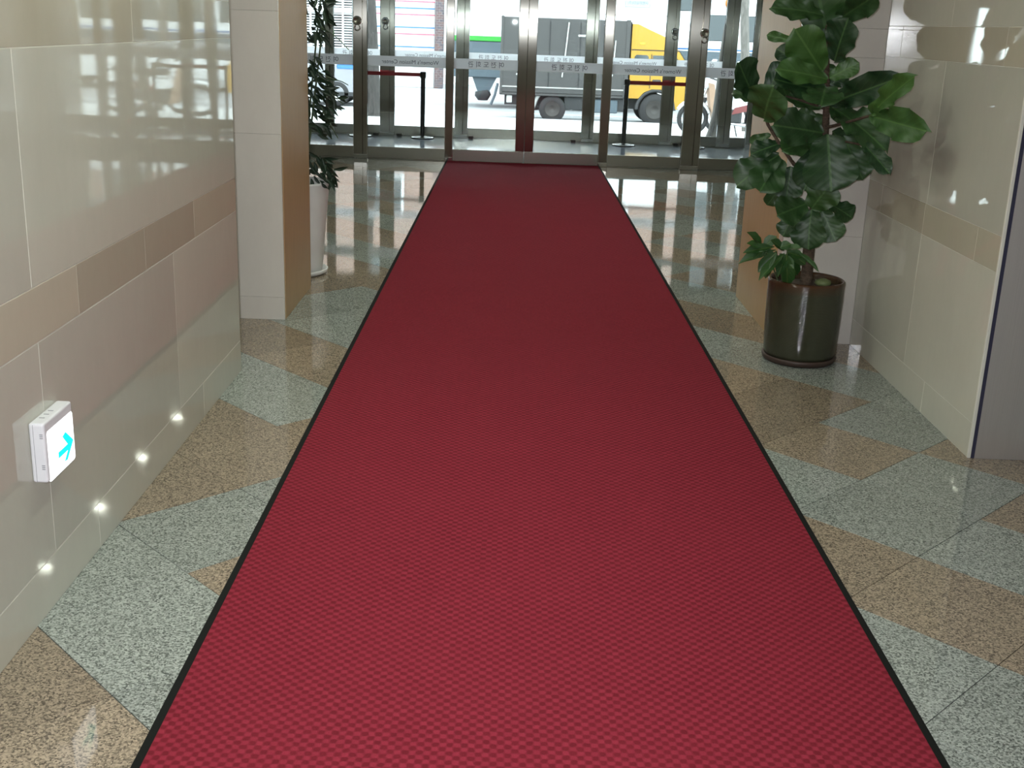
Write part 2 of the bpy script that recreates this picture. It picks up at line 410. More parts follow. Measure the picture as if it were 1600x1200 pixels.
clad(wr, XR, YE_R, PF_R, [
    (0, 0.142, [4.92], M['marble']), (0.142, 0.745, [5.21], M['marble']), (0.745, 0.882, [4.59, 5.21, 5.84], M['band']),
    (0.882, 1.492, [5.20], M['marble']), (1.492, 1.635, [4.59, 5.84], M['band']), (1.635, H, [5.20], M['marble'])], -1)
put('edge_trim', MB().rbox(XR-0.002, XR+0.012, YE_R-0.012, YE_R-0.001, 0, H, 0.002, 1), M['joint'], wr)
put('shadow_reveal', MB().box(XR+0.012, XR+0.026, YE_R-0.010, YE_R-0.001, 0, H), plain('dark_blue_gap_shade', (0.03, 0.03, 0.06), 0.4), wr)  # shade of the jamb gap, painted as a dark blue strip
sp = put('steel_wall_panel', MB().box(XR+0.026, 3.2, YE_R-0.012, YE_R-0.001, 0, H), M['satin'], None, 'tall brushed steel panel at the right edge, beyond the marble wall', 'panel')

# piers
pl = put('wall_pier_left', MB().box(-2.5, PX_L-0.022, PF_L+0.02, PB_L, 0, H), M['joint'], None, 'pale marble pier with an oak side panel on the left', None, None, 'structure')
for z0, z1 in ((0, 0.125), (0.125, 0.99), (0.99, 1.60), (1.60, H)):
    put('slab', MB().rbox(-2.5, PX_L-0.002, PF_L, PF_L+0.02, z0+0.0004, z1-0.0004, 0.0008, 1), M['pier'], pl)
put('oak_panel', MB().rbox(PX_L-0.022, PX_L, PF_L+0.021, PB_L+0.02, 0.0, H, 0.002, 1), M['wood'], pl, 'oak veneer side panel')
pr_ = put('wall_pier_right', MB().box(PX_R+0.022, AXR, PF_R+0.1, PB_R, 0, H), M['joint'], None, 'pale marble pier with an oak side panel behind the fig tree', None, None, 'structure')
for z0, z1 in ((0, 0.58), (0.58, 1.18), (1.18, 1.48), (1.48, 1.62), (1.62, H)):
    put('slab', MB().rbox(PX_R+0.002, XR-0.0005, PF_R, PF_R+0.1, z0+0.0004, z1-0.0004, 0.0008, 1), M['pier'], pr_)
put('oak_panel', MB().rbox(PX_R, PX_R+0.022, PF_R+0.101, PB_R+0.02, 0.0, H, 0.002, 1), M['wood'], pr_, 'oak veneer side panel')

# the rest of the shell, mostly out of view
put('ceiling', MB().box(-4.4, AXR+0.2, -3.2, Y2+0.4, H, H+0.15), M['plaster'], None, 'white ceiling with square downlights', None, None, 'structure')
put('wall_back', MB().box(-4.4, 3.4, -3.2, -3, -0.3, H), M['marble'], None, 'marble wall behind the viewer', None, None, 'structure')
put('wall_near_right', MB().box(3.2, 3.4, -3, YE_R, -0.3, H), M['marble'], None, 'marble wall of the lift lobby', None, None, 'structure')
put('wall_corridor_end', MB().box(-4.4, -4.2, -3, PB_L, -0.3, H), M['marble'], None, 'marble end wall of the side corridor', None, None, 'structure')
put('wall_alcove_left', MB().box(AXL-0.2, AXL, PB_L, Y2+0.1, -0.3, H), M['marble'], None, 'marble side wall left of the entrance doors', None, None, 'structure')
put('wall_alcove_return', MB().box(-4.2, -2.5, PB_L-0.2, PB_L, -0.3, H), M['marble'], None, 'marble return wall behind the left pier', None, None, 'structure')
put('wall_alcove_right', MB().box(AXR, AXR+0.2, YE_R, Y2+0.1, -0.3, H), M['marble'], None, 'marble side wall right of the entrance doors', None, None, 'structure')

# ---------------------------------------------------------------- steel and glass entrance
def text_mesh(body, width, xc, y, zc):
    cu = bpy.data.curves.new('lettering', 'FONT'); cu.body = body; cu.align_x = 'CENTER'
    o = bpy.data.objects.new('lettering_tmp', cu); COL.objects.link(o)
    dg = bpy.context.evaluated_depsgraph_get(); me = bpy.data.meshes.new_from_object(o.evaluated_get(dg))
    bpy.data.objects.remove(o)
    xs = [v.co.x for v in me.vertices]; ys = [v.co.y for v in me.vertices]
    s = width/(max(xs)-min(xs)); mx, my = (max(xs)+min(xs))/2, (max(ys)+min(ys))/2
    for v in me.vertices:
        v.co = Vector((xc - (v.co.x-mx)*s, y, zc + (v.co.y-my)*s))   # seen from inside: mirrored
    return me
KOR, ENG = '여 전 도 회 관', "Women's Mission Center"
def panel(kind, n, Y, x0, x1, txt, stile_l, stile_r, label):
    """a glazed leaf: kick rail, top rail, stiles, pane, film band with lettering"""
    t = thing('%s_%d' % (kind, n), ((x0+x1)/2, Y, 0), label, None, None, 'structure')
    put('bottom_rail', MB().rbox(x0+0.002, x1-0.002, Y-0.022, Y+0.022, 0.008, 0.140, 0.003, 1), M['steelh'], t)
    put('floor_strip', MB().rbox(x0+0.002, x1-0.002, Y-0.026, Y+0.026, 0.0, 0.008, 0.002, 1), M['polish'], t)
    put('top_rail', MB().rbox(x0+0.002, x1-0.002, Y-0.022, Y+0.022, 2.02, 2.12, 0.003, 1), M['steelh'], t)
    a, b = x0, x1
    if stile_l: put('stile', MB().rbox(x0+0.0015, x0+stile_l, Y-0.024, Y+0.024, 0.141, 2.02, 0.003, 1), M['steel'], t); a = x0+stile_l
    if stile_r: put('stile', MB().rbox(x1-stile_r, x1-0.0015, Y-0.024, Y+0.024, 0.141, 2.02, 0.003, 1), M['steel'], t); b = x1-stile_r
    put('pane', MB().box(a, b, Y-0.004, Y+0.004, 0.140, 2.02), M['glass'], t, 'clear glass pane')
    bd = put('film_band', MB().add([(a+0.001, Y-0.005, 1.062), (b-0.001, Y-0.005, 1.062), (b-0.001, Y-0.005, 1.178), (a+0.001, Y-0.005, 1.178)], [(0, 1, 2, 3)]), M['film'], t, 'frosted white film band with grey lettering')
    if txt: put('lettering', text_mesh(txt, 0.66 if txt == ENG else 0.415, (a+b)/2 + (0.04 if txt == ENG else 0), Y-0.0062, 1.118), M['ink'], bd)
    return t
def post(n, Y, x0, x1, label, split=None, ring=None):
    t = thing('trim_%d' % n, ((x0+x1)/2, Y, 0), label, None, None, 'structure')
    cuts = [x0] + ([split] if split else []) + [x1]
    for a, b in zip(cuts, cuts[1:]):
        put('post_face', MB().rbox(a+0.001, b-0.001, Y-0.045, Y+0.045, 0.0, 2.12, 0.004, 1), M['steel'], t)
    for xe in (x0, x1):
        put('edge_strip', MB().box(xe-0.003, xe+0.003, Y-0.048, Y-0.040, 0.0, 2.12), M['polish'], t)
    put('base_shoe', MB().rbox(x0-0.004, x1+0.004, Y-0.055, Y+0.055, 0, 0.05, 0.004, 1), M['polish'], t)
    if ring is not None:
        rg = put('pull_ring', MB().torus((ring, Y-0.056, 1.555), 0.042, 0.011), M['polish'], t, 'round polished pull ring')
        put('dished_plate', MB().lathe([(0.001, -0.047), (0.030, -0.049), (0.044, -0.056), (0.046, -0.045)], ring, Y, 1.555, 24, True, 'y'), M['steel'], rg)
        put('hook', MB().torus((ring+0.004, Y-0.060, 1.478), 0.030, 0.008, 'y', 24, 8, math.radians(-230), math.radians(60)), M['polish'], rg)
    return t
k = 1
C0 = 0.137
for row, Y in (('inner', Y1), ('outer', Y2)):
    if row == 'inner':
        ps = [(-2.80, -2.64, None, None), (-1.87, -1.71, -1.765, -1.825), (-0.80, -0.71, None, None), (1.015, 1.12, None, None), (1.99, 2.20, 2.13, 2.155), (2.98, 3.14, None, None)]
    else:
        ps = [(-2.66, -2.54, -2.60, None), (-1.89, -1.69, -1.76, -1.82), (-0.83, -0.65, -0.72, None), (0.97, 1.14, 1.085, None), (2.08, 2.25, 2.20, 2.20), (2.90, 3.08, 3.0, None), (3.31, 3.43, 3.37, None)]
    names = ['leftmost', 'second from the left', 'left of the double door', 'right of the double door', 'second from the right side of the double door', 'right of the wide post', 'rightmost']
    for (a, b, s, r), nm in zip(ps, names):
        post(k, Y, a, b, 'brushed steel post of the %s door row, %s' % (row, nm), s, r); k += 1
nd, nw = 1, 1
wins = {'inner': [(AXL, -2.80, None), (-2.64, -1.87, KOR), (-1.71, -0.80, ENG), (1.12, 1.99, ENG), (2.20, 2.98, KOR), (3.14, AXR, None)],
        'outer': [(AXL, -2.66, None), (-2.54, -1.89, KOR), (-1.69, -0.83, ENG), (1.14, 2.08, ENG), (2.25, 2.90, KOR), (3.08, 3.31, None), (3.43, AXR, None)]}
wn = ['far left', 'left of the wide left post', 'left of the double door', 'right of the double door', 'right of the wide right post', 'narrow, far right', 'last on the right']
for row, Y, dl, dr in (('inner', Y1, -0.71, 1.015), ('outer', Y2, -0.65, 0.97)):
    panel('door', nd, Y, dl, C0, KOR, 0.0, 0.105, 'left leaf of the %s glass double door' % row); nd += 1
    panel('door', nd, Y, C0, dr, KOR, 0.105, 0.0, 'right leaf of the %s glass double door' % row); nd += 1
    for (a, b, t_), nm in zip(wins[row], wn):
        panel('window', nw, Y, a, b, t_, 0.0, 0.0, 'glazed panel of the %s row, %s' % (row, nm)); nw += 1
    put('wall_header_%s' % row, MB().box(AXL, AXR, Y-0.06, Y+0.10, 2.12, H), M['plaster'], None, 'plain wall above the %s glass doors' % row, None, None, 'structure')
# door floor hardware
for (xx, Yh) in ((-0.60, Y2), (0.86, Y2), (-1.95, Y2), (2.32, Y2), (-1.62, Y2)):
    put('floor_pivot', MB().rbox(xx-0.035, xx+0.035, Yh-0.075, Yh-0.03, 0.0, 0.035, 0.006, 2), M['blackm'], None,
        'small black floor pivot box at the foot of the outer doors', 'door pivot', 'floor pivots of the outer doors')

# ---------------------------------------------------------------- red carpet runner
RX0, RX1, RY0, RY1 = -0.785, 1.042, -0.9, Y1-0.04
rug = thing('carpet_runner', ((RX0+RX1)/2, RY0, 0), 'long red checkered carpet runner with black rubber edges', 'carpet')
put('woven_top', MB().rbox(RX0+0.022, RX1-0.022, RY0, RY1, 0.001, 0.010, 0.003, 2), M['carpet'], rug)
for a, b in ((RX0, RX0+0.024), (RX1-0.024, RX1)):
    put('rubber_edge', MB().prism([(a, 0.0006), (b, 0.0006), (b, 0.007), (a, 0.004)] if a < 0 else [(a, 0.0006), (b, 0.0006), (b, 0.004), (a, 0.007)], 'y', RY0, RY1), M['rubber'], rug, 'black rubber edge')

# ---------------------------------------------------------------- exit sign on the left wall
ex = thing('exit_sign', (XL, 2.93, 0.39), 'small lit white sign with a cyan arrow on the marble wall', 'sign')
XF = XL+0.045
hs = put('housing', MB().rbox(XL, XF-0.004, 2.835, 3.032, 0.392, 0.556, 0.007, 3), M['housing'], ex, 'white plastic housing')
for z in (0.515, 0.43):
    for q in range(3): put('vent_slot', MB().box(XL+0.028, XL+0.036, 2.8342, 2.836, z+q*0.005, z+q*0.005+0.0025), M['slot'], hs)
for q in range(3): put('top_vent', MB().box(XL+0.012, XL+0.026, 2.88+q*0.03, 2.884+q*0.03, 0.5555, 0.5568), M['slot'], hs)
put('seam', MB().box(XL+0.0115, XL+0.0125, 2.8343, 2.836, 0.395, 0.552), M['slot'], hs)
lp = put('lit_panel', MB().rbox(XF-0.012, XF, 2.848, 3.027, 0.390, 0.530, 0.008, 3), M['lit'], ex, 'glowing white sign face')
def yz(poly, x0, x1): return MB().prism(poly, 'x', x0, x1)
put('arrow', yz([(2.905, 0.452), (2.972, 0.452), (2.940, 0.484), (2.962, 0.490), (3.010, 0.452), (3.010, 0.449), (2.962, 0.411), (2.944, 0.413), (2.972, 0.436), (2.905, 0.436)], XF-0.001, XF+0.0008), M['arrow'], lp, 'cyan arrow pointing to the doors')
for y0, z0, z1 in ((2.874, 0.404, 0.424), (2.882, 0.404, 0.430), (2.889, 0.410, 0.430)):
    put('printed_mark', yz([(y0, z0), (y0+0.0025, z0), (y0+0.0025, z1), (y0, z1)], XF-0.001, XF+0.0006), M['mark'], lp)

# ---------------------------------------------------------------- ceiling downlights and an added fill row
for r, X in enumerate((-0.85, 1.15, -0.10)):
    for q in range(12):
        Y = 12.17 - 1.235*q
        if r == 1 and q > 4: continue
        if r == 2 and q not in (6, 7, 8): continue  # third row is added fill to brighten the middle of the carpet
        o = thing('downlight', (X, Y, H), 'small square ceiling downlight or added fill lamp above the hall', 'ceiling light', 'ceiling downlights')
        fr = MB()
        for a, b, c, d in ((-0.075, 0.075, -0.075, -0.05), (-0.075, 0.075, 0.05, 0.075), (-0.075, -0.05, -0.05, 0.05), (0.05, 0.075, -0.05, 0.05)):
            fr.box(X+a, X+b, Y+c, Y+d, H-0.012, H)
        put('frame', fr, M['white'], o); put('diffuser', MB().box(X-0.05, X+0.05, Y-0.05, Y+0.05, H-0.006, H), M['lamp'], o)

# ---------------------------------------------------------------- leaves
def leaf_mesh(name, outline, mat, nl=12, nw=6, fold=0.10, curl=0.16, wave=0.035):
    """unit leaf: length 1 along +Y from the base, full width 1 along X, normal +Z"""
    vs, fs, uv = [], [], []
    def hw(t):
        for (t0, h0), (t1, h1) in zip(outline, outline[1:]):
            if t0 <= t <= t1: return h0+(h1-h0)*(t-t0)/(t1-t0)
        return 0
    for i in range(nl+1):
        t = i/nl; h_ = max(hw(t), 0.006)
        for j in range(nw+1):
            s = -1+2*j/nw
            z = fold*abs(s)*h_*1.6 - curl*t*t + wave*math.sin(t*17+(2 if s > 0 else 0))*abs(s)**2
            vs.append((s*h_, t, z)); uv.append((0.5+s*h_, t))
    for i in range(nl):
        for j in range(nw): a = i*(nw+1)+j; fs.append((a, a+1, a+nw+2, a+nw+1))
    me = bpy.data.meshes.new(name); me.from_pydata(vs, [], fs)
    ul = me.uv_layers.new(name='UVMap')
    for p in me.polygons:
        p.use_smooth = True
        for li in p.loop_indices: ul.data[li].uv = uv[me.loops[li].vertex_index]
    me.materials.append(mat); me.update(); return me
FIG = [(0, 0.015), (0.04, 0.16), (0.12, 0.27), (0.25, 0.32), (0.38, 0.355), (0.52, 0.45), (0.68, 0.50), (0.80, 0.48), (0.90, 0.38), (0.97, 0.20), (1, 0.0)]
LAN = [(0, 0.01), (0.08, 0.12), (0.25, 0.38), (0.45, 0.5), (0.65, 0.42), (0.85, 0.18), (1, 0.0)]
OBL = [(0, 0.01), (0.10, 0.14), (0.30, 0.36), (0.55, 0.5), (0.75, 0.45), (0.90, 0.22), (1, 0.0)]
fig_meshes = [leaf_mesh('fig_leaf', FIG, M['fig'], 16, 8, 0.10, c_, w_) for c_, w_ in ((0.12, 0.06), (0.26, 0.07), (-0.08, 0.05))]
fig_pale = leaf_mesh('fig_leaf_pale', FIG, M['figl'], 16, 8, 0.08, 0.14, 0.05)
small_me = leaf_mesh('umbrella_leaf', OBL, M['small'], 8, 4, 0.14, 0.15, 0.02)
lance_me = leaf_mesh('lance_leaf', LAN, M['bamboo'], 6, 2, 0.2, 0.22, 0.0)
def leaf_matrix(B, T, width, nrm):
    a = T-B; L = a.length; a = a/L
    n_ = (nrm-a*nrm.dot(a)).normalized(); xx = a.cross(n_)
    R = Matrix((xx, a, n_)).transposed().to_4x4()
    return Matrix.Translation(B) @ R @ Matrix.Diagonal((width, L, L, 1))

# ---------------------------------------------------------------- fiddle leaf fig in a dark glazed pot
PX, PY = 1.49, 5.735
pot = thing('glazed_planter', (PX, PY, 0), 'dark green glazed cylindrical pot standing against the right wall', 'plant pot')
put('saucer', MB().lathe([(0.001, 0.0), (0.165, 0.0), (0.180, 0.010), (0.186, 0.026), (0.182, 0.034), (0.172, 0.032), (0.001, 0.030)], PX, PY, 0, 48), M['clay'], pot, 'dark clay saucer')
put('body', MB().lathe([(0.001, 0.031), (0.172, 0.031), (0.178, 0.05), (0.182, 0.12), (0.185, 0.22), (0.187, 0.33), (0.187, 0.392), (0.189, 0.405), (0.187, 0.416),
    (0.180, 0.421), (0.172, 0.416), (0.169, 0.402), (0.169, 0.36)], PX, PY, 0, 64), M['glaze'], pot)
put('soil', MB().lathe([(0.001, 0.392), (0.06, 0.394), (0.12, 0.388), (0.169, 0.382), (0.169, 0.36)], PX, PY, 0, 40), M['soil'], pot)
st = MB().lathe([(0.001, 0.0), (0.030, 0.004), (0.042, 0.016), (0.036, 0.030), (0.016, 0.038), (0.001, 0.039)], PX+0.075, PY-0.03, 0.388, 20)
put('pale_stone', st, plain('pale_green_stone', (0.12, 0.15, 0.06), 0.6), None, 'smooth pale green stone lying on the soil of the glazed pot', 'stone')
PXM = 5.95/F_PX
tr = [at(1259, 445, PY), at(1262, 415, PY), at(1264, 385, PY), at(1270, 340, PY), at(1280, 280, PY), at(1289, 215, PY), at(1292, 150, PY), at(1292, 90, PY), at(1293, 30, PY), at(1298, -40, PY)]
figt = thing('fiddle_leaf_fig', tuple(tr[0]), 'tall fiddle leaf fig with big dark green leaves in the glazed pot', 'plant')
put('trunk', MB().tube([tr[0]-Vector((0, 0, 0.03))]+tr, [0.033, 0.032, 0.029, 0.030, 0.026, 0.022, 0.018, 0.015, 0.012, 0.010, 0.007], 12), M['figbark'], figt)
for pts, r in (([(1281, 285, 0), (1262, 270, -.03), (1240, 256, -.06), (1218, 225, -.08), (1200, 195, -.09), (1192, 170, -.10)], 0.011),
               ([(1289, 200, 0), (1320, 192, -.18), (1362, 180, -.42)], 0.008), ([(1290, 215, 0), (1325, 222, -.15), (1350, 227, -.30)], 0.006), ([(1290, 170, 0), (1255, 158, -.05), (1228, 150, -.07)], 0.007)):
    put('branch', MB().tube([at(u, v, PY+dy) for u, v, dy in pts], [r*(1-0.4*i/len(pts)) for i in range(len(pts))], 8), M['figbark'], figt)
# base u,v  tip u,v  width px  base depth, tip depth, pale, mesh
LV = [(1290,44,1268,-58,92,0,-.08,0), (1286,24,1219,4,32,-.02,-.12,0), (1311,30,1378,-14,36,0,-.30,0), (1304,96,1320,32,50,-.05,-.16,0),
 (1284,110,1246,52,54,-.05,-.18,1), (1292,124,1222,104,34,-.08,-.20,1), (1296,122,1340,98,26,-.05,-.12,1), (1293,134,1326,118,22,.02,.0,0),
 (1292,142,1205,128,44,-.08,-.18,0), (1290,136,1284,158,56,-.10,-.26,0), (1300,160,1382,130,42,-.06,-.40,0), (1362,178,1413,122,32,-.42,-.72,1),
 (1364,182,1428,200,44,-.42,-.85,1), (1300,168,1378,210,46,-.06,-.38,0), (1179,152,1150,97,48,-.10,-.18,0), (1177,160,1146,139,20,-.10,-.04,0),
 (1194,186,1198,148,62,-.11,-.26,0), (1194,152,1226,98,28,-.09,-.06,0), (1247,96,1213,75,24,.02,.06,0), (1242,64,1196,54,14,.05,.12,1),
 (1282,170,1224,152,18,-.02,-.06,0), (1285,208,1215,194,50,-.06,-.18,0), (1275,182,1248,172,16,.02,.04,0), (1276,216,1220,238,36,-.04,-.12,0),
 (1220,224,1174,238,28,-.08,-.12,0), (1217,242,1154,280,48,-.08,-.16,0), (1218,246,1186,302,50,-.08,-.18,0), (1293,210,1300,297,74,-.10,-.20,0),
 (1284,220,1260,292,48,-.06,-.14,0), (1318,212,1346,282,42,-.03,-.08,0), (1350,226,1388,265,26,-.30,-.50,0), (1268,326,1294,292,48,-.06,-.16,0),
 (1260,318,1212,338,44,-.05,-.13,0), (1296,318,1333,338,34,-.02,-.08,0), (1268,328,1260,385,48,-.05,-.13,0), (1284,328,1306,377,38,-.03,-.07,0),
 (1242,334,1222,368,28,-.02,-.04,0), (1222,288,1200,322,22,-.02,-.02,0), (1236,260,1228,312,40,-.03,-.06,0), (1290,150,1330,180,40,.05,.10,0),
 (1290,180,1250,230,44,.06,.10,0), (1300,205,1335,240,40,.05,.08,0), (1288,100,1300,140,40,.04,.03,0), (1285,255,1310,300,40,.03,.05,0),
 (1240,330,1262,350,30,.03,.04,0), (1205,210,1170,222,14,-.05,-.02,0), (1215,120,1235,160,34,-.02,.02,0), (1292,75,1265,30,42,.03,.06,0)]
rl = random.Random(3)
for n_, (bu, bv, tu, tv, wd, bd_, td, pale) in enumerate(LV):
    B, T = at(bu, bv, PY+bd_), at(tu, tv, PY+td)
    toc = (Vector((0, 0, EYE))-B).normalized()
    nrm = toc + Vector((rl.uniform(-.35, .35), 0, rl.uniform(0.0, 0.7)))
    me = fig_pale if pale else fig_meshes[n_ % 3]
    inst('leaf', me, figt, leaf_matrix(B, T, wd*1.14*(PY+(bd_+td)/2)/F_PX*1.035, nrm))
# small umbrella plant sharing the pot
sc_ = Vector((PX-0.10, PY-0.07, 0.395))
um = thing('umbrella_plant', tuple(sc_), 'small bushy green plant at the left rim of the glazed pot', 'plant')
SY = PY-0.10
for pts in ([(1222, 438, .02), (1218, 415, 0), (1212, 392, -.02)], [(1228, 440, .02), (1231, 418, 0), (1230, 393, -.01)], [(1216, 440, .02), (1205, 410, 0), (1192, 386, -.02)]):
    put('stem', MB().tube([at(u, v, SY+d) for u, v, d in pts], 0.004, 6), M['stem'], um)
for bu, bv, tu, tv, wd in [(1191,386,1173,362,14), (1192,388,1212,368,17), (1212,391,1155,406,15), (1214,393,1185,424,18), (1226,396,1186,432,15), (1228,396,1233,450,20), (1230,394,1254,400,16),
     (1228,390,1262,413,17), (1232,392,1247,434,16), (1200,386,1178,402,16), (1207,392,1194,436,15), (1241,392,1280,420,8), (1210,386,1164,391,14), (1215,388,1236,380,14),
     (1225,392,1208,374,15), (1230,396,1215,428,15), (1192,388,1206,402,14), (1222,390,1250,384,12), (1190,388,1170,378,12), (1218,396,1240,418,15)]:
    B, T = at(bu, bv, SY+rl.uniform(-.03, .03)), at(tu, tv, SY+rl.uniform(-.10, .06))
    nrm = (Vector((0, 0, EYE))-B).normalized()*0.8 + Vector((rl.uniform(-.4, .4), rl.uniform(-.2, .2), 0.6))
    inst('leaf', small_me, um, leaf_matrix(B, T, wd*PXM*1.1, nrm))

# ---------------------------------------------------------------- tall white pot with a thin leaved plant
QX, QY = -1.375, 7.42
wp = thing('white_planter', (QX, QY, 0), 'tall tapered white pot behind the left pier', 'plant pot')
put('saucer', MB().lathe([(0.001, 0), (0.185, 0), (0.205, 0.012), (0.212, 0.034), (0.204, 0.036), (0.19, 0.016), (0.001, 0.014)], QX, QY, 0, 40), M['potwhite'], wp)
put('body', MB().lathe([(0.001, 0.015), (0.172, 0.015), (0.182, 0.08), (0.205, 0.35), (0.226, 0.575), (0.226, 0.59), (0.216, 0.59), (0.212, 0.54)], QX, QY, 0, 48), M['potwhite'], wp)
put('soil', MB().lathe([(0.001, 0.552), (0.1, 0.55), (0.212, 0.54)], QX, QY, 0, 32), M['soil'], wp)
bp = thing('thin_leaved_plant', (QX, QY, 0.55), 'tall dark plant with thin drooping leaves in the white pot', 'plant')
rb = random.Random(11)
stems = []
for s_ in range(7):
    a = rb.uniform(0, 6.28); lean = rb.uniform(0.05, 0.22); hh = rb.uniform(1.15, 1.65)
    dx, dy = math.cos(a)*lean, math.sin(a)*lean
    pts = [Vector((QX+dx*0.3, QY+dy*0.3, 0.53))]
    for q in range(1, 7): t = q/6; pts.append(Vector((QX+dx*(0.3+t*1.0), QY+dy*(0.3+t*1.0), 0.53+hh*t)))
    put('stem', MB().tube(pts, [0.008*(1-0.6*i/6) for i in range(7)], 6), M['stem'], bp); stems.append(pts)
EXT = [(-30, 512), (0, 510), (20, 518), (40, 505), (60, 502), (75, 496), (90, 498), (105, 505), (120, 515), (135, 522), (150, 530), (165, 526), (180, 524), (195, 515), (210, 505), (222, 496), (235, 505), (250, 514), (262, 526), (275, 524), (288, 508)]
def ext(v):
    for (a, x), (b, y) in zip(EXT, EXT[1:]):
        if a <= v <= b: return x+(y-x)*(v-a)/(b-a)
    return 505
for q in range(270):
    v = rb.choice([rb.uniform(-30, 60), rb.uniform(85, 212), rb.uniform(100, 200), rb.uniform(235, 288)])
    Yq = QY+rb.uniform(-0.22, 0.22)
    u = 478 + (ext(v)-480)*rb.random()**0.8
    if q % 4 == 0: u = 478-rb.uniform(0, 60)
    B = at(u, v, Yq)
    out = Vector((B.x-QX, B.y-QY, 0)); out = out.normalized() if out.length > 0.01 else Vector((1, 0, 0))
    L = rb.uniform(0.055, 0.11)
    T = B + (out*rb.uniform(0.2, 0.9)+Vector((rb.uniform(-.4, .4), rb.uniform(-.4, .4), rb.uniform(-1.0, 0.1)))).normalized()*L
    inst('leaf', lance_me, bp, leaf_matrix(B, T, rb.uniform(0.018, 0.030), Vector((rb.uniform(-.6, .6), -1, rb.uniform(-.2, .9)))))
for pts in ([(500, 165), (512, 188), (522, 205), (528, 216)], [(492, 108), (510, 120), (535, 128), (544, 133)], [(505, 135), (520, 150), (530, 158), (537, 163)], [(500, 42), (515, 50), (530, 62), (545, 78)]):
    put('twig', MB().tube([at(u, v, QY-0.05) for u, v in pts], 0.003, 5), M['stem'], bp)

# ---------------------------------------------------------------- belt stanchions in the vestibule
def stanchion(x, y, label, belt_to=None):
    t = thing('belt_stanchion', (x, y, 0), label, 'stanchion', 'belt stanchions')
    put('base', MB().lathe([(0.001, 0), (0.160, 0), (0.160, 0.010), (0.150, 0.022), (0.05, 0.030), (0.034, 0.034)], x, y, 0, 40), M['blackm'], t)
    put('rim', MB().lathe([(0.161, 0.009), (0.164, 0.014), (0.158, 0.020), (0.152, 0.021)], x, y, 0, 40), M['polish'], t)
    put('pole', MB().lathe([(0.034, 0.03), (0.032, 0.05), (0.032, 0.82)], x, y, 0, 24), M['blackm'], t)
    put('head', MB().lathe([(0.032, 0.82), (0.042, 0.825), (0.042, 0.895), (0.036, 0.905), (0.001, 0.907)], x, y, 0, 24), M['blackm'], t)
    if belt_to is not None:
        s = 1 if belt_to > x else -1
        put('belt', MB().box(min(x+0.04*s, belt_to), max(x+0.04*s, belt_to), y-0.0015, y+0.0015, 0.838, 0.888), M['belt'], t, 'red webbing belt')
    return t
stanchion(-1.27, 16.72, 'black belt stanchion left of the double door, with a red belt', -2.10)
stanchion(-2.14, 16.72, 'black belt stanchion hidden behind the wide left post')
stanchion(1.555, 16.70, 'black belt stanchion right of the double door, with a red belt', 2.50)
stanchion(2.545, 16.70, 'black belt stanchion hidden behind the wide right post')

# ---------------------------------------------------------------- outside: forecourt, street
def cx_(u, v, Y): return at(u, v, Y).x
OM = dict(
    pave=plain('pale_paving', (0.42, 0.42, 0.42), 0.8, noise=3), road=plain('asphalt', (0.26, 0.26, 0.27), 0.9, noise=40), kerb=plain('kerb_stone', (0.36, 0.36, 0.38), 0.8),
    yellow=plain('yellow_paint', (0.30, 0.160, 0.006), 0.4), box=plain('dark_grey_canvas_box', (0.030, 0.028, 0.028), 0.6, noise=4), chas=plain('black_chassis', (0.012, 0.012, 0.014), 0.6),
    tyre=plain('tyre_rubber', (0.012, 0.011, 0.012), 0.8), hub=plain('rusty_hub', (0.022, 0.018, 0.016), 0.6), dglass=plain('dark_vehicle_glass', (0.02, 0.03, 0.035), 0.1),
    vwhite=plain('white_vehicle_paint', (0.62, 0.62, 0.63), 0.35), green=plain('green_stripe', (0.015, 0.22, 0.02), 0.5), skirt=plain('blue_grey_skirt', (0.050, 0.068, 0.085), 0.5),
    rail=plain('pale_rail', (0.35, 0.35, 0.34), 0.5), silver=plain('silver_paint', (0.22, 0.22, 0.24), 0.3, 0.3), blue=plain('blue_stripe', (0.03, 0.13, 0.33), 0.5),
    pink=plain('pink_stripe', (0.45, 0.09, 0.14), 0.5), wallw=plain('white_facade', (0.66, 0.66, 0.66), 0.7), brick=brick_mat('old_brick', (0.12, 0.060, 0.055), (0.065, 0.055, 0.07), (0.15, 0.13, 0.13), 3.2),
    pinkb=brick_mat('pink_brick', (0.26, 0.15, 0.12), (0.22, 0.13, 0.10), (0.30, 0.26, 0.24), 2.0), louv=plain('dark_louvre', (0.035, 0.035, 0.04), 0.7),
    treeb=bark('rough_tree_bark', (0.006, 0.005, 0.0045), (0.040, 0.033, 0.030), (1, 1, 0.35)), pale=bark('pale_tree_bark', (0.055, 0.05, 0.045), (0.12, 0.11, 0.10), (1, 1, 0.3)),
    red=plain('red_paint', (0.11, 0.010, 0.010), 0.35), tan=plain('tan_panel', (0.24, 0.15, 0.10), 0.6), chrome=plain('chrome_metal', (0.45, 0.45, 0.46), 0.2, 1.0), plate=plain('yellow_plate', (0.42, 0.36, 0.03), 0.5),
    teal=plain('teal_awning', (0.10, 0.32, 0.24), 0.6), lime=plain('lime_signboard', (0.09, 0.36, 0.03), 0.6), bluesign=plain('blue_signboard', (0.05, 0.14, 0.34), 0.6))
KY = 27.0
put('forecourt', MB().prism([(Y2+0.05, -0.02), (KY, -0.46), (KY, -1.0), (Y2+0.05, -1.0)], 'x', -14, 16), OM['pave'], None, 'pale sloping pavement in front of the glass doors', None, None, 'structure')
put('kerb', MB().rbox(-14, 16, KY+0.001, KY+0.18, -1.0, -0.455, 0.02, 2), OM['kerb'], None, 'stone kerb along the street', None, None, 'structure')
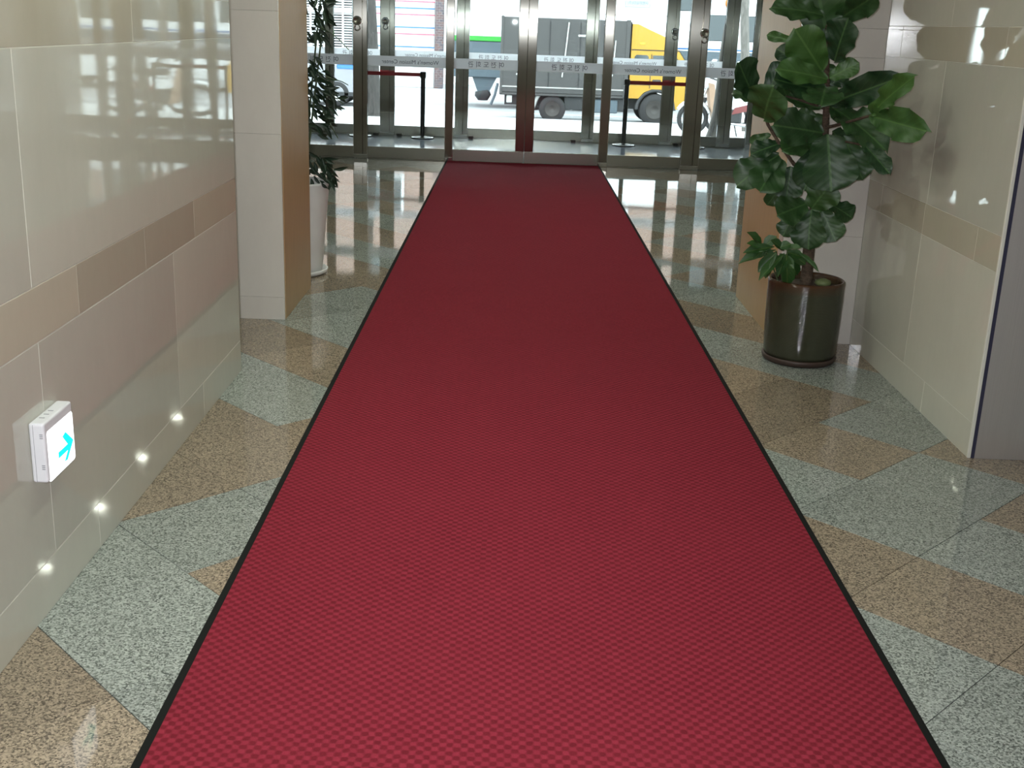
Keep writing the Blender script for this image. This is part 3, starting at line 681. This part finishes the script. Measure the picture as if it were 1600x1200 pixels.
put('road', MB().box(-30, 32, KY+0.18, 44, -1.0, -0.60), OM['road'], None, 'pale asphalt road with vehicles', None, None, 'structure')
put('lane_line', MB().box(-30, 32, 30.6, 30.78, -0.60, -0.597), OM['vwhite'], None, 'white lane line painted on the road', None, None, 'structure')
def wheel(mbs, x, y, z, r, wd): 
    mbs[0].lathe([(r*0.62, 0), (r*0.93, 0), (r, wd*0.15), (r, wd*0.85), (r*0.93, wd), (r*0.62, wd)], x, y, z, 28, True, 'y')
    mbs[1].lathe([(0.001, wd*0.25), (r*0.22, wd*0.22), (r*0.30, wd*0.10), (r*0.52, wd*0.20), (r*0.63, 0.004), (r*0.63, wd)], x, y, z, 24, True, 'y')
def wheel_part(root, x, y, z, r, wd, hub=None):
    a, b = MB(), MB(); wheel((a, b), x, y, z, r, wd); t_ = put('wheel', a, OM['tyre'], root); put('hub', b, hub or OM['hub'], t_)
# box truck
T = thing('box_truck', (-0.33, 28.0, -0.60), 'small truck with yellow cab and dark grey cargo box, parked beyond the doors', 'truck')
X0, Y0, Z0 = -0.33, 28.0, -0.60
def tb(x0, x1, y0, y1, z0, z1): return MB().rbox(X0+x0, X0+x1, Y0+y0, Y0+y1, Z0+z0, Z0+z1, 0.015, 1)
bx = put('cargo_box', tb(0, 2.93, 0, 1.65, 0.66, 2.34), OM['box'], T)
for a in (0.55, 1.10, 1.80, 2.35): put('door_seam', tb(a, a+0.015, -0.012, 0.0, 0.80, 2.26), OM['chas'], bx)
put('latch_rod', MB().tube([(X0+1.53, Y0-0.03, Z0+2.26), (X0+1.47, Y0-0.03, Z0+1.5), (X0+1.42, Y0-0.03, Z0+1.04)], 0.016, 8), OM['rail'], bx)
put('latch_rod', MB().tube([(X0+2.62, Y0-0.03, Z0+1.9), (X0+2.58, Y0-0.03, Z0+1.1)], 0.014, 8), OM['rail'], bx)
put('lower_rail', tb(0, 2.93, -0.02, 0.0, 0.78, 0.81), OM['rail'], bx); put('sill', tb(-0.02, 2.95, 0.0, 1.65, 0.60, 0.66), OM['box'], bx)
put('corner_post', tb(-0.02, 0.05, -0.02, 0.05, 0.62, 2.36), OM['box'], bx); put('corner_post', tb(2.85, 2.95, -0.02, 0.06, 0.62, 2.36), OM['box'], bx)
for a, z in ((0.35, 1.05), (0.42, 2.18), (1.75, 1.95)): put('hinge', tb(a, a+0.22, -0.02, 0.0, z, z+0.05), OM['rail'], bx)
put('chassis', MB().box(X0+0.1, X0+4.0, Y0+0.35, Y0+1.3, Z0+0.36, Z0+0.60), OM['chas'], T)
put('side_tank', tb(1.95, 2.75, 0.05, 0.5, 0.26, 0.56), OM['skirt'], T)
put('side_guard', tb(1.5, 3.0, 0.10, 0.3, 0.30, 0.60), OM['chas'], T)
cabp = [(2.99, 0.62), (2.99, 2.28), (3.12, 2.28), (3.40, 2.16), (3.75, 2.02), (3.98, 1.86), (4.28, 1.45), (4.48, 1.10), (4.56, 0.85), (4.56, 0.42), (4.10, 0.40), (4.06, 0.60), (3.93, 0.76), (3.74, 0.84), (3.52, 0.84), (3.34, 0.76), (3.22, 0.62)]
cab = put('cab', MB().prism([(X0+a, Z0+b) for a, b in cabp], 'y', Y0+0.03, Y0+1.62), OM['yellow'], T)
put('deflector_seam', tb(2.99, 4.1, 0.018, 0.034, 1.70, 1.72), OM['chas'], cab)
put('rear_window', MB().prism([(X0+a, Z0+b) for a, b in ((3.08, 1.25), (3.08, 1.56), (3.12, 1.60), (3.36, 1.60), (3.40, 1.56), (3.40, 1.25))], 'y', Y0+0.015, Y0+0.04), OM['dglass'], cab)
put('door_window', MB().prism([(X0+a, Z0+b) for a, b in ((3.50, 1.22), (3.50, 1.60), (4.02, 1.60), (4.22, 1.35), (4.28, 1.22))], 'y', Y0+0.015, Y0+0.04), OM['dglass'], cab)
put('windscreen', MB().prism([(X0+a, Z0+b) for a, b in ((4.10, 1.72), (4.29, 1.46), (4.49, 1.12), (4.50, 1.13), (4.31, 1.47), (4.12, 1.73))], 'y', Y0+0.12, Y0+1.52), OM['dglass'], cab)
put('door_seam', tb(3.46, 3.475, 0.018, 0.034, 0.86, 1.62), OM['chas'], cab); put('door_handle', tb(3.52, 3.72, 0.0, 0.035, 1.00, 1.06), OM['chas'], cab)
put('marker_lamp', tb(3.18, 3.30, 0.012, 0.034, 1.83, 1.88), OM['plate'], cab); put('side_crease', tb(2.99, 3.46, 0.02, 0.034, 0.93, 0.945), OM['chas'], cab)
put('headboard', tb(2.93, 2.99, 0.1, 1.55, 1.6, 2.32), OM['chas'], T)
for x, r in ((1.23, 0.31), (3.63, 0.37)):
    for yy in (0.05, 1.42): wheel_part(T, X0+x, Y0+yy, Z0+r, r, 0.2)
for s_ in (-1, 1): put('mudguard', MB().tube([(X0+1.23+s_*0.30, Y0+0.15, Z0+0.66), (X0+1.23+s_*0.38, Y0+0.15, Z0+0.52), (X0+1.23+s_*0.46, Y0+0.15, Z0+0.30)], 0.05, 6), OM['rail'], T)
put('front_arch', MB().torus((X0+3.63, Y0+0.06, Z0+0.37), 0.44, 0.045, 'y', 24, 6, 0, math.pi), OM['chas'], T)
put('tail_bracket', tb(0.15, 0.28, 0.05, 0.10, 0.42, 0.60), OM['rail'], T)
# white service truck with green stripe
X0, Y0, Z0 = -2.2, 32.0, -0.60
V = thing('service_truck', (X0, Y0, Z0), 'white service truck with a green stripe and a hopper underneath, behind the box truck', 'truck')
vb = put('body', tb(0.55, 6.2, 0, 2.2, 1.80, 3.6), OM['vwhite'], V)
put('green_stripe', tb(0.545, 6.2, -0.006, 2.2, 1.72, 1.86), OM['green'], vb)
put('skirt', tb(0.57, 6.15, 0.02, 2.1, 0.80, 1.72), OM['skirt'], V)
put('skirt_rail', tb(0.55, 6.2, -0.02, 0.03, 1.32, 1.37), OM['rail'], V); put('roof_line', tb(0.55, 6.2, -0.008, 0, 2.50, 2.52), OM['rail'], vb)
hp = put('hopper', MB().prism([(X0+1.05, Z0+0.85), (X0+1.75, Z0+0.85), (X0+1.52, Z0+0.42), (X0+1.22, Z0+0.42)], 'y', Y0+0.1, Y0+0.8), OM['skirt'], V)
put('valve', MB().tube([(X0+1.34, Y0+0.2, Z0+0.45), (X0+1.36, Y0+0.2, Z0+0.33), (X0+1.36, Y0+0.2, Z0+0.20)], [0.19, 0.22, 0.13], 14), OM['chas'], hp)
put('hose', MB().tube([(X0+1.75, Y0+0.1, Z0+0.66), (X0+1.68, Y0+0.08, Z0+0.35), (X0+1.58, Y0+0.06, Z0+0.10)], 0.035, 8), OM['skirt'], hp)
put('name_plate', tb(5.0, 5.66, -0.012, 0, 2.70, 2.92), plain('pale_grey_plate', (0.26, 0.27, 0.29), 0.6), vb)
_pt = text_mesh('(주)대성이앤지', 0.52, X0+5.33, Y0-0.014, Z0+2.81)
for _v in _pt.vertices: _v.co.x = 2*(X0+5.33)-_v.co.x
put('plate_lettering', _pt, OM['skirt'], vb)
for x in (2.7, 4.3):
    for yy in (0.05, 1.75): wheel_part(V, X0+x, Y0+yy, Z0+0.42, 0.42, 0.3)
# white bus
X0, Y0, Z0 = 3.65, 34.6, -0.60
B_ = thing('white_bus', (X0, Y0, Z0), 'white bus with dark windows and a grey lower band, beyond the motorcycles', 'bus')
bb = put('body', tb(0, 9.0, 0, 2.3, 0.35, 3.5), OM['vwhite'], B_)
for a, b in ((0.25, 0.95), (1.72, 2.3), (2.75, 3.75), (4.0, 5.0), (5.3, 6.3)): put('window', tb(a, b, -0.015, 0.0, 1.92, 2.62), OM['dglass'], bb)
put('grey_band', tb(0, 9.0, -0.012, 0, 1.15, 1.62), OM['skirt'], bb); put('blue_line', tb(0, 9.0, -0.014, 0, 1.66, 1.70), OM['blue'], bb)
put('orange_mark', MB().lathe([(0.001, -0.014), (0.16, -0.014), (0.16, 0)], X0+2.35, Y0, Z0+2.95, 20, True, 'y'), plain('orange_emblem', (0.40, 0.13, 0.01), 0.5), bb)
put('front_visor', tb(0.35, 1.35, -0.02, 0, 2.70, 3.05), OM['dglass'], bb)
for x in (1.5, 7.0):
    for yy in (0.02, 1.95): wheel_part(B_, X0+x, Y0+yy, Z0+0.45, 0.45, 0.3)
# silver car at left
X0, Y0, Z0 = -7.75, 30.9, -0.60
Cc = thing('silver_car', (X0, Y0, Z0), 'silver car on the road, seen left of the wide steel post', 'car')
prof = [(0.0, 0.35), (0.0, 0.85), (0.12, 1.0), (0.65, 1.08), (1.15, 1.46), (2.25, 1.50), (2.95, 1.05), (3.75, 0.90), (3.98, 0.72), (3.98, 0.35)]
cb = put('body', MB().prism([(X0+a, Z0+b) for a, b in prof], 'y', Y0, Y0+1.6), OM['silver'], Cc)
put('side_window', MB().prism([(X0+a, Z0+b) for a, b in ((0.85, 1.08), (1.22, 1.40), (2.2, 1.43), (2.75, 1.08))], 'y', Y0-0.012, Y0+0.01), OM['dglass'], cb)
put('blue_panel', tb(3.2, 3.9, -0.012, 0, 0.93, 1.04), OM['blue'], cb); put('sill', tb(0.1, 3.9, -0.02, 0.05, 0.25, 0.36), OM['chas'], cb)
for x in (0.75, 3.2):
    for yy in (-0.02, 1.42): wheel_part(Cc, X0+x, Y0+yy, Z0+0.31, 0.31, 0.2, OM['chrome'])
# motorcycles on the pavement
def bike(x, y, z, label, main, second):
    t = thing('motorcycle', (x, y, z), label, 'motorcycle', 'motorcycles parked on the pavement')
    P = lambda a, c, d=0: (x+a, y+d, z+c)
    for cx0 in (0.28, 1.50):
        wl_ = put('wheel', MB().torus(P(cx0, 0.28), 0.245, 0.04, 'y', 28, 8), OM['tyre'], t)
        sp_ = MB().torus(P(cx0, 0.28), 0.20, 0.012, 'y', 28, 6)
        for q in range(8):
            a = q*math.pi/4; sp_.tube([P(cx0, 0.28), P(cx0+0.2*math.cos(a), 0.28+0.2*math.sin(a))], 0.006, 5)
        put('spokes', sp_, OM['chrome'], wl_)
    fk = MB()
    for d in (-0.07, 0.07): fk.tube([P(0.28, 0.28, d), P(0.46, 0.72, d), P(0.52, 0.92, d)], 0.02, 8)
    put('fork', fk, OM['chrome'], t); put('front_fender', MB().torus(P(0.28, 0.28), 0.31, 0.035, 'y', 16, 6, math.radians(20), math.radians(150)), main, t)
    put('leg_shield', MB().prism([(x+0.50, z+0.92), (x+0.60, z+0.90), (x+0.70, z+0.45), (x+0.80, z+0.22), (x+0.66, z+0.22), (x+0.56, z+0.5)], 'y', y-0.18, y+0.18), second, t)
    put('head_cowl', MB().rbox(x+0.38, x+0.58, y-0.12, y+0.12, z+0.82, z+1.0, 0.05, 3), main, t)
    put('windscreen', MB().prism([(x+0.40, z+1.0), (x+0.43, z+1.0), (x+0.62, z+1.32), (x+0.59, z+1.32)], 'y', y-0.16, y+0.16), OM['vwhite'], t)
    put('handlebar', MB().tube([P(0.60, 0.98, -0.33), P(0.54, 1.0, -0.12), P(0.54, 1.0, 0.12), P(0.60, 0.98, 0.33)], 0.014, 8), OM['chas'], t)
    mr = MB()
    for d in (-0.28, 0.28): mr.tube([P(0.56, 0.99, d), P(0.54, 1.18, d)], 0.006, 6); mr.lathe([(0.001, -0.008), (0.05, -0.006), (0.05, 0.006), (0.001, 0.008)], x+0.54, y+d, z+1.22, 14, True, 'y')
    put('mirrors', mr, OM['chas'], t)
    put('engine', MB().rbox(x+0.72, x+1.15, y-0.14, y+0.14, z+0.20, z+0.50, 0.05, 2), OM['chas'], t)
    put('body_panel', MB().prism([(x+0.66, z+0.50), (x+0.80, z+0.62), (x+1.45, z+0.74), (x+1.72, z+0.78), (x+1.60, z+0.58), (x+1.2, z+0.44)], 'y', y-0.13, y+0.13), main, t)
    put('seat', MB().rbox(x+0.85, x+1.55, y-0.13, y+0.13, z+0.70, z+0.82, 0.04, 3), OM['chas'], t)
    put('side_panel', MB().prism([(x+0.95, z+0.38), (x+1.0, z+0.50), (x+1.38, z+0.60), (x+1.46, z+0.50)], 'y', y-0.155, y+0.155), OM['red'], t)
    put('tail_box', MB().rbox(x+1.42, x+1.78, y-0.2, y+0.2, z+0.84, z+1.16, 0.04, 2), main, t)
    put('exhaust', MB().tube([P(0.95, 0.22, -0.17), P(1.2, 0.20, -0.19), P(1.72, 0.30, -0.2)], [0.02, 0.035, 0.045], 10), OM['chrome'], t)
    put('stand', MB().tube([P(1.02, 0.22, -0.1), P(1.06, 0.0, -0.24)], 0.012, 6), OM['chas'], t)
    return t
def fore(y): return -0.02 - (y-Y2-0.05)*0.44/(KY-Y2-0.05)
bike(2.95, 21.6, fore(21.6)+0.005, 'white motorcycle whose front wheel shows left of the wide right post', OM['vwhite'], OM['tan'])
bike(3.62, 22.8, fore(22.8)+0.005, 'white and red motorcycle parked behind the other one, further right', OM['vwhite'], OM['vwhite'])
# trees
def tree_(name, pts, rad, mat, label):
    return put(name, MB().tube(pts, rad, 14), mat, None, label, 'tree')
ty = 25.4
tree_('tree_trunk', [(cx_(578, 180, ty), ty, fore(ty)-0.02), (cx_(576, 140, ty), ty, 0.1), (cx_(573, 60, ty), ty, 1.4), (cx_(569, 0, ty), ty, 2.6), (cx_(566, -60, ty), ty, 4.2)], [0.29, 0.25, 0.22, 0.20, 0.17], OM['treeb'], 'rough barked street tree trunk left of the double door')
lt = thing('leaning_tree', tuple(at(1106, 226, 17.75)), 'slim curved tree trunk leaning just outside the doors at right', 'tree')
put('trunk', MB().tube([at(1105, 232, 17.75), at(1114, 205, 17.75), at(1121, 175, 17.75), at(1127, 130, 17.75), at(1131, 90, 17.75), at(1138, 45, 17.75), at(1150, -10, 17.75), at(1165, -80, 17.75)], [0.085, 0.078, 0.074, 0.072, 0.07, 0.068, 0.066, 0.06], 12), OM['pale'], lt)
put('tie_wire', MB().tube([at(1117, 190, 17.65), at(1109, 212, 17.6), at(1101, 236, 17.6)], 0.006, 5), OM['chas'], lt)
py_ = 24.2
tree_('pale_tree_trunk', [(cx_(1166, 210, py_), py_, fore(py_)-0.02), (cx_(1165, 100, py_), py_, 0.9), (cx_(1163, 30, py_), py_, 1.9), (cx_(1166, -60, py_), py_, 3.4)], [0.10, 0.09, 0.085, 0.08], OM['pale'], 'pale thin street tree trunk at the right edge of the doors')
# buildings across the street
FYB = 44.0
bd = thing('shop_building', (0, FYB, -0.6), 'white shop front with pink brick upper floors across the street', 'building')
put('ground_wall', MB().box(-11.5, 24, FYB, FYB+1, -0.6, 3.0), OM['wallw'], bd); put('upper_wall', MB().box(-11.5, 24, FYB-0.1, FYB+1, 3.0, 11.0), OM['pinkb'], bd)
for a in range(8):
    for z in (3.9, 6.9):
        wdo = put('window', MB().box(-10+a*4.2, -8.2+a*4.2, FYB-0.14, FYB-0.08, z, z+1.5), OM['vwhite'], bd); put('pane', MB().box(-9.9+a*4.2, -8.3+a*4.2, FYB-0.15, FYB-0.135, z+0.1, z+1.4), OM['dglass'], wdo)
put('signboard', MB().rbox(8.2, 14.5, FYB-0.4, FYB-0.1, 3.0, 3.9, 0.03, 1), OM['bluesign'], bd); put('awning', MB().prism([(FYB-1.2, 2.55), (FYB, 3.0), (FYB, 2.9), (FYB-1.2, 2.45)], 'x', 8.2, 14.5), OM['teal'], bd)
put('poster', MB().box(10.0, 11.6, FYB-0.05, FYB, 0.9, 2.4), OM['lime'], bd)
sy_ = 41.0
sf = thing('striped_shutter', (cx_(648, 60, sy_), sy_, -0.6), 'white shutter with thin blue and pink lines left of the double door', 'shutter')
x0, x1 = cx_(560, 60, sy_), cx_(679, 60, sy_)
put('shutter_panel', MB().rbox(x0, x1, sy_, sy_+0.1, -0.6, 3.2, 0.02, 1), OM['wallw'], sf)
for v, m in ((3.5, 'pink'), (14, 'blue'), (24, 'pink'), (44, 'blue'), (54.5, 'pink'), (74.5, 'blue')):
    z = at(679, v, sy_).z; put('line', MB().box(x0, x1, sy_-0.012, sy_, z-0.022, z+0.022), OM[m], sf)
put('brick_pillar', MB().rbox(cx_(680, 60, sy_), cx_(693, 60, sy_), sy_-0.2, sy_+0.3, -0.6, 3.6, 0.015, 1), OM['brick'], None, 'narrow old brick pillar beside the striped shutter', 'pillar')
x0, x1 = cx_(440, 60, sy_), cx_(550, 60, sy_)
lv = thing('louvre_screen', ((x0+x1)/2, sy_, -0.6), 'dark screen with white bars behind the silver car', 'screen')
put('backing', MB().box(x0, x1, sy_+0.05, sy_+0.15, -0.6, 3.4), OM['louv'], lv)
sl = MB(); z = 0.35
while z < 3.3: sl.box(x0, x1, sy_, sy_+0.03, z, z+0.035); z += 0.083
put('slats', sl, OM['wallw'], lv, None, None, None, 'stuff')
x = x0+0.1
while x < x1: put('upright_bar', MB().box(x, x+0.06, sy_-0.04, sy_, -0.6, 3.4), OM['wallw'], lv); x += 0.22 if int((x-x0)*10) % 2 else 0.42
put('cross_beam', MB().box(x0, x1, sy_-0.08, sy_, at(530, 20, sy_).z, at(530, 12, sy_).z), OM['wallw'], lv)
put('low_wall', MB().box(x0, x1, sy_-0.3, sy_, -0.6, 0.32), OM['wallw'], lv)
